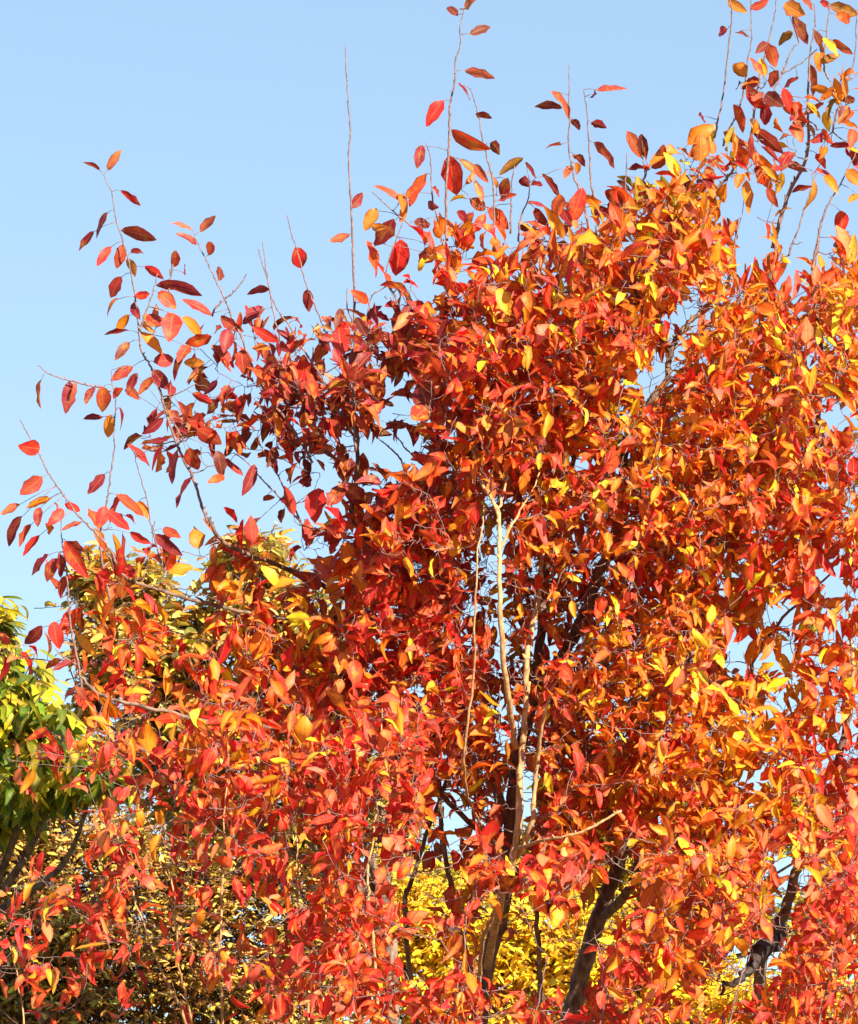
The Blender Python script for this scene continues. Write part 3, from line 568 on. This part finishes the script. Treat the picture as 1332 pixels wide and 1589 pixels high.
def bare(px, py):
    for x0, y0, x1, y1, h in BARE:
        vx, vy = x1-x0, y1-y0; t = max(0, min(1, ((px-x0)*vx+(py-y0)*vy)/(vx*vx+vy*vy)))
        if math.hypot(px-x0-t*vx, py-y0-t*vy) < h+9: return random.random() < .60
    return False
def gap(px, py):
    g = 1.0
    for x, y, a, b in GAPS:
        e = ((px-x)/a)**2+((py-y)/b)**2
        if e < 1.4: g = min(g, .12+.88*max(0, (e-.5)/.9))
    return g
NT = 9800
cells = [(j, i) for j in range(22) for i in range(18) if D[j, i] > 0]
wts = np.array([(D[j, i]/9)**1.5 for j, i in cells]); cum = np.cumsum(wts/wts.sum())
T = []
for _ in range(NT):
    j, i = cells[int(np.searchsorted(cum, random.random()))]
    px, py = (i+random.random())*CW, (j+random.random())*CH
    if random.random() > gap(px, py): continue
    if i == 17: px += random.choice((0, 0, CW))                 # foliage runs on past the frame
    if j == 21: py += random.choice((0, CH, 2*CH))
    if i == 0 and j > 18: px -= random.choice((0, CW))
    front = 0.0
    if j >= 20: front = .75 if i >= 6 else .6
    elif j >= 17 and i <= 8: front = .6
    elif j >= 18: front = .3
    elif j >= 15 and i <= 8: front = .35
    if random.random() < front: d = random.uniform(6.95, 7.45)
    else:
        core = min(1, D[j, i]/8)
        d = 8.0+random.uniform(-.45, .45)*core + (-.15 if i < 3 else 0)
    T.append((px, py, d))
TP = np.array([at(*t) for t in T])
NP_ = np.array(nodes_p); NTt = list(nodes_t); NR = list(nodes_r)
# order: nearest to the skeleton first, so that later twigs branch off earlier ones
dist0 = np.array([np.min(np.linalg.norm(NP_-q, axis=1)) for q in TP])
order = np.argsort(dist0)
buf = np.zeros((len(NP_)+len(T)*6+10, 3)); nb = len(NP_); buf[:nb] = NP_
def size_at(px, py):
    D_ = dens(px, py)
    if py > 1150 and px < 700: return .88
    return 1.10 if D_ < 6.2 else (.88 if D_ < 7.4 else .78)
def add_leaf(dst, wood, q, ax, side_sign, px, py, palname=None, size=1.0, petiole=True, key=None):
    az = random.uniform(0, 2*math.pi)
    out = norm(np.cross(ax, norm(np.array([math.cos(az), math.sin(az), .2]))))
    dv = norm(out*1.0+ax*random.uniform(.1, .7)+np.array([0, 0, random.uniform(-.85, .55)]))
    nr = norm(np.array([0, 0, 1.0])*random.uniform(.4, 1.1)+SUNV*random.uniform(.0, 1.1)+rng.normal(0, .6, 3))
    L = random.triangular(.024, .070, .042)*size; W = L*random.choice((random.uniform(.34, .5), random.uniform(.45, .66)))
    b = q+dv*.012*size
    x1, y1, dq = to_px(b+dv*L*.5)
    if dq < 8.2:
        x2, y2, _ = to_px(b+dv*L*.9)
        if bare(x1, y1) or bare(x2, y2) or bare(px, py): return
    if random.random() > gap(x1, y1)+.04: return
    if thin(b+dv*L*.5) and random.random() < .92: return
    pn = palname or pal_at(px, py)
    dst.add(b, dv, nr, L, W, pick(pn, key), random.choice((0, .2, .5, .8, 1)), random.choice((random.uniform(.05, .5), random.uniform(.4, 1.15))), random.triangular(-1.0, 2.2, .5), random.gauss(0, .9))
    if petiole: wood.tube([q, b+dv*.004], [.0007, .0005], 3)
for ii in order:
    q = TP[ii]; px, py, d = T[ii]
    diff = buf[:nb]-q; ds = np.linalg.norm(diff, axis=1)
    cost = ds+.9*np.maximum(0, diff[:, 2])+.15*np.abs(diff[:, 0])
    k = int(np.argmin(cost)); a = buf[k]; tree = NTt[k]
    dd = np.linalg.norm(q-a)
    if dd < .02: continue
    up = np.array([0, 0, 1.0])
    mid = (a+q)/2 + up*(-.10*dd)+rng.normal(0, .06*dd, 3)
    m = 6; line = []
    for s in range(m):
        t = s/(m-1); line.append((1-t)**2*a+2*t*(1-t)*mid+t*t*q)
    line = np.array(line)+np.vstack([np.zeros(3), rng.normal(0, .0015, (m-1, 3))])
    r0 = min(NR[k]*.75, .0011+.006*dd); r1 = .0008
    twigwood[tree].tube(line, np.linspace(r0, r1, m), 4)
    for s in range(1, m):
        buf[nb] = line[s]; nb += 1; NTt.append(tree); NR.append(r0+(r1-r0)*s/(m-1))
    # leaves along the outer part
    seg = max(.06, min(.16, dd)); nl = random.randint(4, 6); d0 = max(dens(px, py), 1.5)
    ax = norm(q-line[-3]); key = random.choice(PAL[pal_at(px, py)])
    for l in range(nl):
        back = seg*(l/(nl))*random.uniform(.8, 1.1)
        tt = 1-back/max(dd, .06); tt = max(.05, tt)
        p = (1-tt)**2*a+2*tt*(1-tt)*mid+tt*tt*q
        x, y, dq = to_px(p)
        if random.random() > dens(x, y)/d0/size_at(x, y)**1.5: continue
        if random.random() > gap(x, y)+.05: continue
        add_leaf(leafcrown[tree], twigwood[tree], p, ax, l % 2, x, y, size=size_at(x, y), key=key)
for k in ROOT:
    nm = 'crown' if k in ('main', 'right') else 'foliage'
    print('TREE', k, 'leaves', len(leafcrown[k].r))
    leafcrown[k].build(nm, M_LEAF, ROOT[k])
    twigwood[k].build('twigs', M_TWIG, ROOT[k])

# ------------------------------------------------------------------ plants behind
def bush(root, blobs, n, cols, mat, size, aspect=(.4, .55), droop=.2, tmpl=T_LITE, twig_mat=M_DARK, name='foliage', base=None, ntw=None, nr_sun=.6, curl=(0, .9)):
    """blobs: (px, py, rx, ry, depth, rdepth, weight) ellipsoids holding twig sprays."""
    wd = Wood(); lv = Leaves(); ws = np.array([b[6] for b in blobs], float); ws /= ws.sum()
    loc = np.array(root.location)
    tz = min(at(b[0], b[1]+b[3]*.3, b[4])[2] for b in blobs); top = loc+np.array([0, 0, max(.4, tz-.25)])
    wd.tube(smooth_line([loc, (loc+top)/2+np.array([.02, .02, 0]), top], 5), np.linspace(.03, .018, 11), 8)
    for b in blobs:                                            # limbs into each blob
        c = at(b[0], b[1], b[4]); f = top.copy()
        mid = (c*.5+f*.5)+rng.normal(0, .03, 3)
        wd.tube(smooth_line([f, mid, c-np.array([0, 0, .5*b[3]*b[4]/FPX])], 5), np.linspace(.012, .003, 11), 6)
    pts = []
    for _ in range(n):
        b = blobs[int(rng.choice(len(blobs), p=ws))]
        v = norm(rng.normal(0, 1, 3))*random.random()**.5*random.choice((.9, 1, 1.05, 1.25))
        pts.append((b[0]+v[0]*b[2], b[1]+v[1]*b[3], b[4]+v[2]*b[5], b))
    for (px, py, d, b) in pts:
        q = at(px, py, d); c = at(b[0], b[1], b[4]); ax = norm(q-c+np.array([0, 0, .3*np.linalg.norm(q-c)+.02]))
        st = q-ax*random.uniform(.06, .16)
        wd.tube([st, (st+q)/2+rng.normal(0, .004, 3), q], [.0022, .0016, .0009], 3)
        for l in range(6):
            p = q+(st-q)*(l/6.5)
            az = random.uniform(0, 6.283)
            dv = norm(np.array([math.cos(az), math.sin(az), random.uniform(-.6, .35)-droop])+ax*.35)
            nr = norm(np.array([0, 0, 1.0])+SUNV*random.uniform(0, nr_sun)+rng.normal(0, .45, 3))
            L = size*random.uniform(.65, 1.15); W = L*random.uniform(*aspect)
            lv.add(p, dv, nr, L, W, jcol(lin(random.choice(cols)), .2, .12), random.choice((0, .2, .6)), random.uniform(.1, .6), random.uniform(*curl), random.gauss(0, .4))
    wd.build('branches', twig_mat, root); lv.build(name, mat, root, tmpl)

g = empty('green_tree', (-1.05, 9.7, 0), 'green tree with drooping yellow-green leaves at the left edge above the hedge', 'tree')
bush(g, [(-60, 1060, 110, 130, 9.6, .35, 3), (15, 1100, 75, 110, 9.5, .3, 3), (60, 1180, 110, 75, 9.45, .3, 3), (-8, 955, 30, 44, 9.5, .15, .5), (150, 1180, 66, 56, 9.4, .2, 1.6), (-40, 1240, 140, 60, 9.6, .3, 2), (90, 1120, 50, 40, 9.4, .2, .7)],
     520, [(96, 124, 32), (120, 140, 30), (76, 104, 34), (196, 186, 36), (238, 210, 40), (150, 154, 40), (226, 190, 56)], M_GREEN, .078, (.28, .42), droop=.45, tmpl=T_FINE, curl=(.2, 1.6), nr_sun=1.0)
g = empty('yellow_green_tree', (-.10, 10.8, 0), 'olive and golden small-leaved tree rising behind the left side of the red tree', 'tree')
bush(g, [(200, 990, 95, 95, 10.5, .5, 5), (150, 895, 46, 52, 10.4, .25, 1.6), (228, 890, 40, 44, 10.4, .25, 1.4), (385, 930, 95, 85, 10.5, .4, 4.5), (395, 848, 62, 34, 10.4, .2, 1.7), (480, 1000, 90, 110, 10.6, .4, 4), (320, 1110, 130, 90, 10.6, .5, 4.5), (480, 1160, 120, 90, 10.7, .5, 3), (330, 1230, 130, 80, 10.8, .5, 3), (560, 1230, 100, 60, 10.8, .5, 1.6), (250, 1150, 110, 60, 10.7, .4, 2.5), (440, 1270, 110, 50, 10.8, .4, 2), (290, 1020, 80, 80, 10.6, .4, 3), (140, 1080, 40, 50, 10.5, .3, .8), (270, 985, 120, 80, 10.5, .5, 1.4)],
     3000, [(226, 190, 88), (236, 206, 118), (216, 168, 56), (142, 130, 48), (104, 104, 50), (184, 154, 56), (236, 170, 60), (232, 132, 48)], M_GREEN, .046, nr_sun=1.3)
g = empty('brown_hedge', (-1.0, 12.0, 0), 'dull brown and olive hedge across the lower left behind the red shoots', 'hedge')
bush(g, [(-40, 1430, 190, 190, 12.0, .5, 5), (110, 1450, 190, 200, 12.0, .5, 6), (280, 1470, 170, 190, 12.1, .5, 5), (430, 1550, 150, 140, 12.1, .5, 4), (60, 1640, 260, 140, 12.0, .5, 4), (330, 1660, 220, 130, 12.0, .5, 3), (330, 1350, 110, 100, 12.2, .4, 3), (480, 1420, 110, 120, 12.2, .4, 2.6), (30, 1300, 130, 90, 12.1, .4, 3.4), (200, 1310, 90, 90, 12.1, .4, 2.4), (450, 1310, 90, 70, 12.2, .4, 1.6), (-90, 1550, 120, 200, 12, .5, 2.5), (30, 1560, 150, 90, 12, .5, 3), (110, 1225, 50, 30, 12.1, .3, .4), (-20, 1220, 50, 30, 12.1, .3, .4)],
     8200, [(206, 164, 70), (180, 138, 60), (226, 182, 76), (158, 112, 66), (200, 172, 66), (244, 200, 100), (180, 164, 66), (176, 104, 58), (140, 100, 56)], M_BROWN, .034, (.35, .6), nr_sun=1.3)
g = empty('yellow_bush', (.35, 13.5, 0), 'bright golden yellow bush showing between the dark trunks at the bottom centre', 'bush')
bush(g, [(640, 1440, 120, 115, 13.4, .5, 3), (760, 1470, 130, 125, 13.5, .5, 4), (890, 1480, 120, 120, 13.5, .5, 4), (1010, 1520, 130, 120, 13.5, .5, 4), (1110, 1560, 120, 90, 13.5, .5, 3), (700, 1600, 240, 100, 13.4, .5, 3), (950, 1640, 260, 90, 13.4, .5, 3), (1280, 1570, 160, 90, 13.5, .5, 3), (610, 1380, 70, 70, 13.6, .3, 1.2), (540, 1470, 70, 90, 13.5, .4, 2)],
     4600, [(252, 210, 36), (254, 218, 50), (244, 186, 32), (236, 196, 44), (210, 170, 40), (255, 230, 50), (246, 160, 34)], M_GOLD, .044, nr_sun=1.3)
g = empty('olive_bush', (.75, 14.5, 0), 'yellow-green bush seen through the branches right of centre above the yellow bush', 'bush')
bush(g, [(930, 1310, 90, 90, 14.4, .4, 3), (1010, 1380, 90, 90, 14.4, .4, 3), (820, 1340, 50, 80, 14.4, .3, 1.4), (1080, 1310, 70, 90, 14.4, .3, 1.8), (1230, 1235, 60, 26, 14.4, .3, .6), (1270, 1290, 80, 50, 14.4, .3, 1.2), (695, 1356, 80, 32, 14.4, .3, 1.4), (610, 1280, 60, 80, 14.4, .3, 1.6), (960, 1200, 90, 60, 14.4, .3, 1.2), (870, 1220, 60, 60, 14.4, .3, .8), (1150, 1420, 110, 60, 14.4, .3, 1.4), (1290, 1430, 90, 80, 14.4, .3, 1.4)],
     2600, [(236, 208, 60), (156, 146, 46), (214, 186, 60), (246, 216, 80), (110, 108, 40), (240, 170, 50)], M_GREEN, .046, nr_sun=1.3)
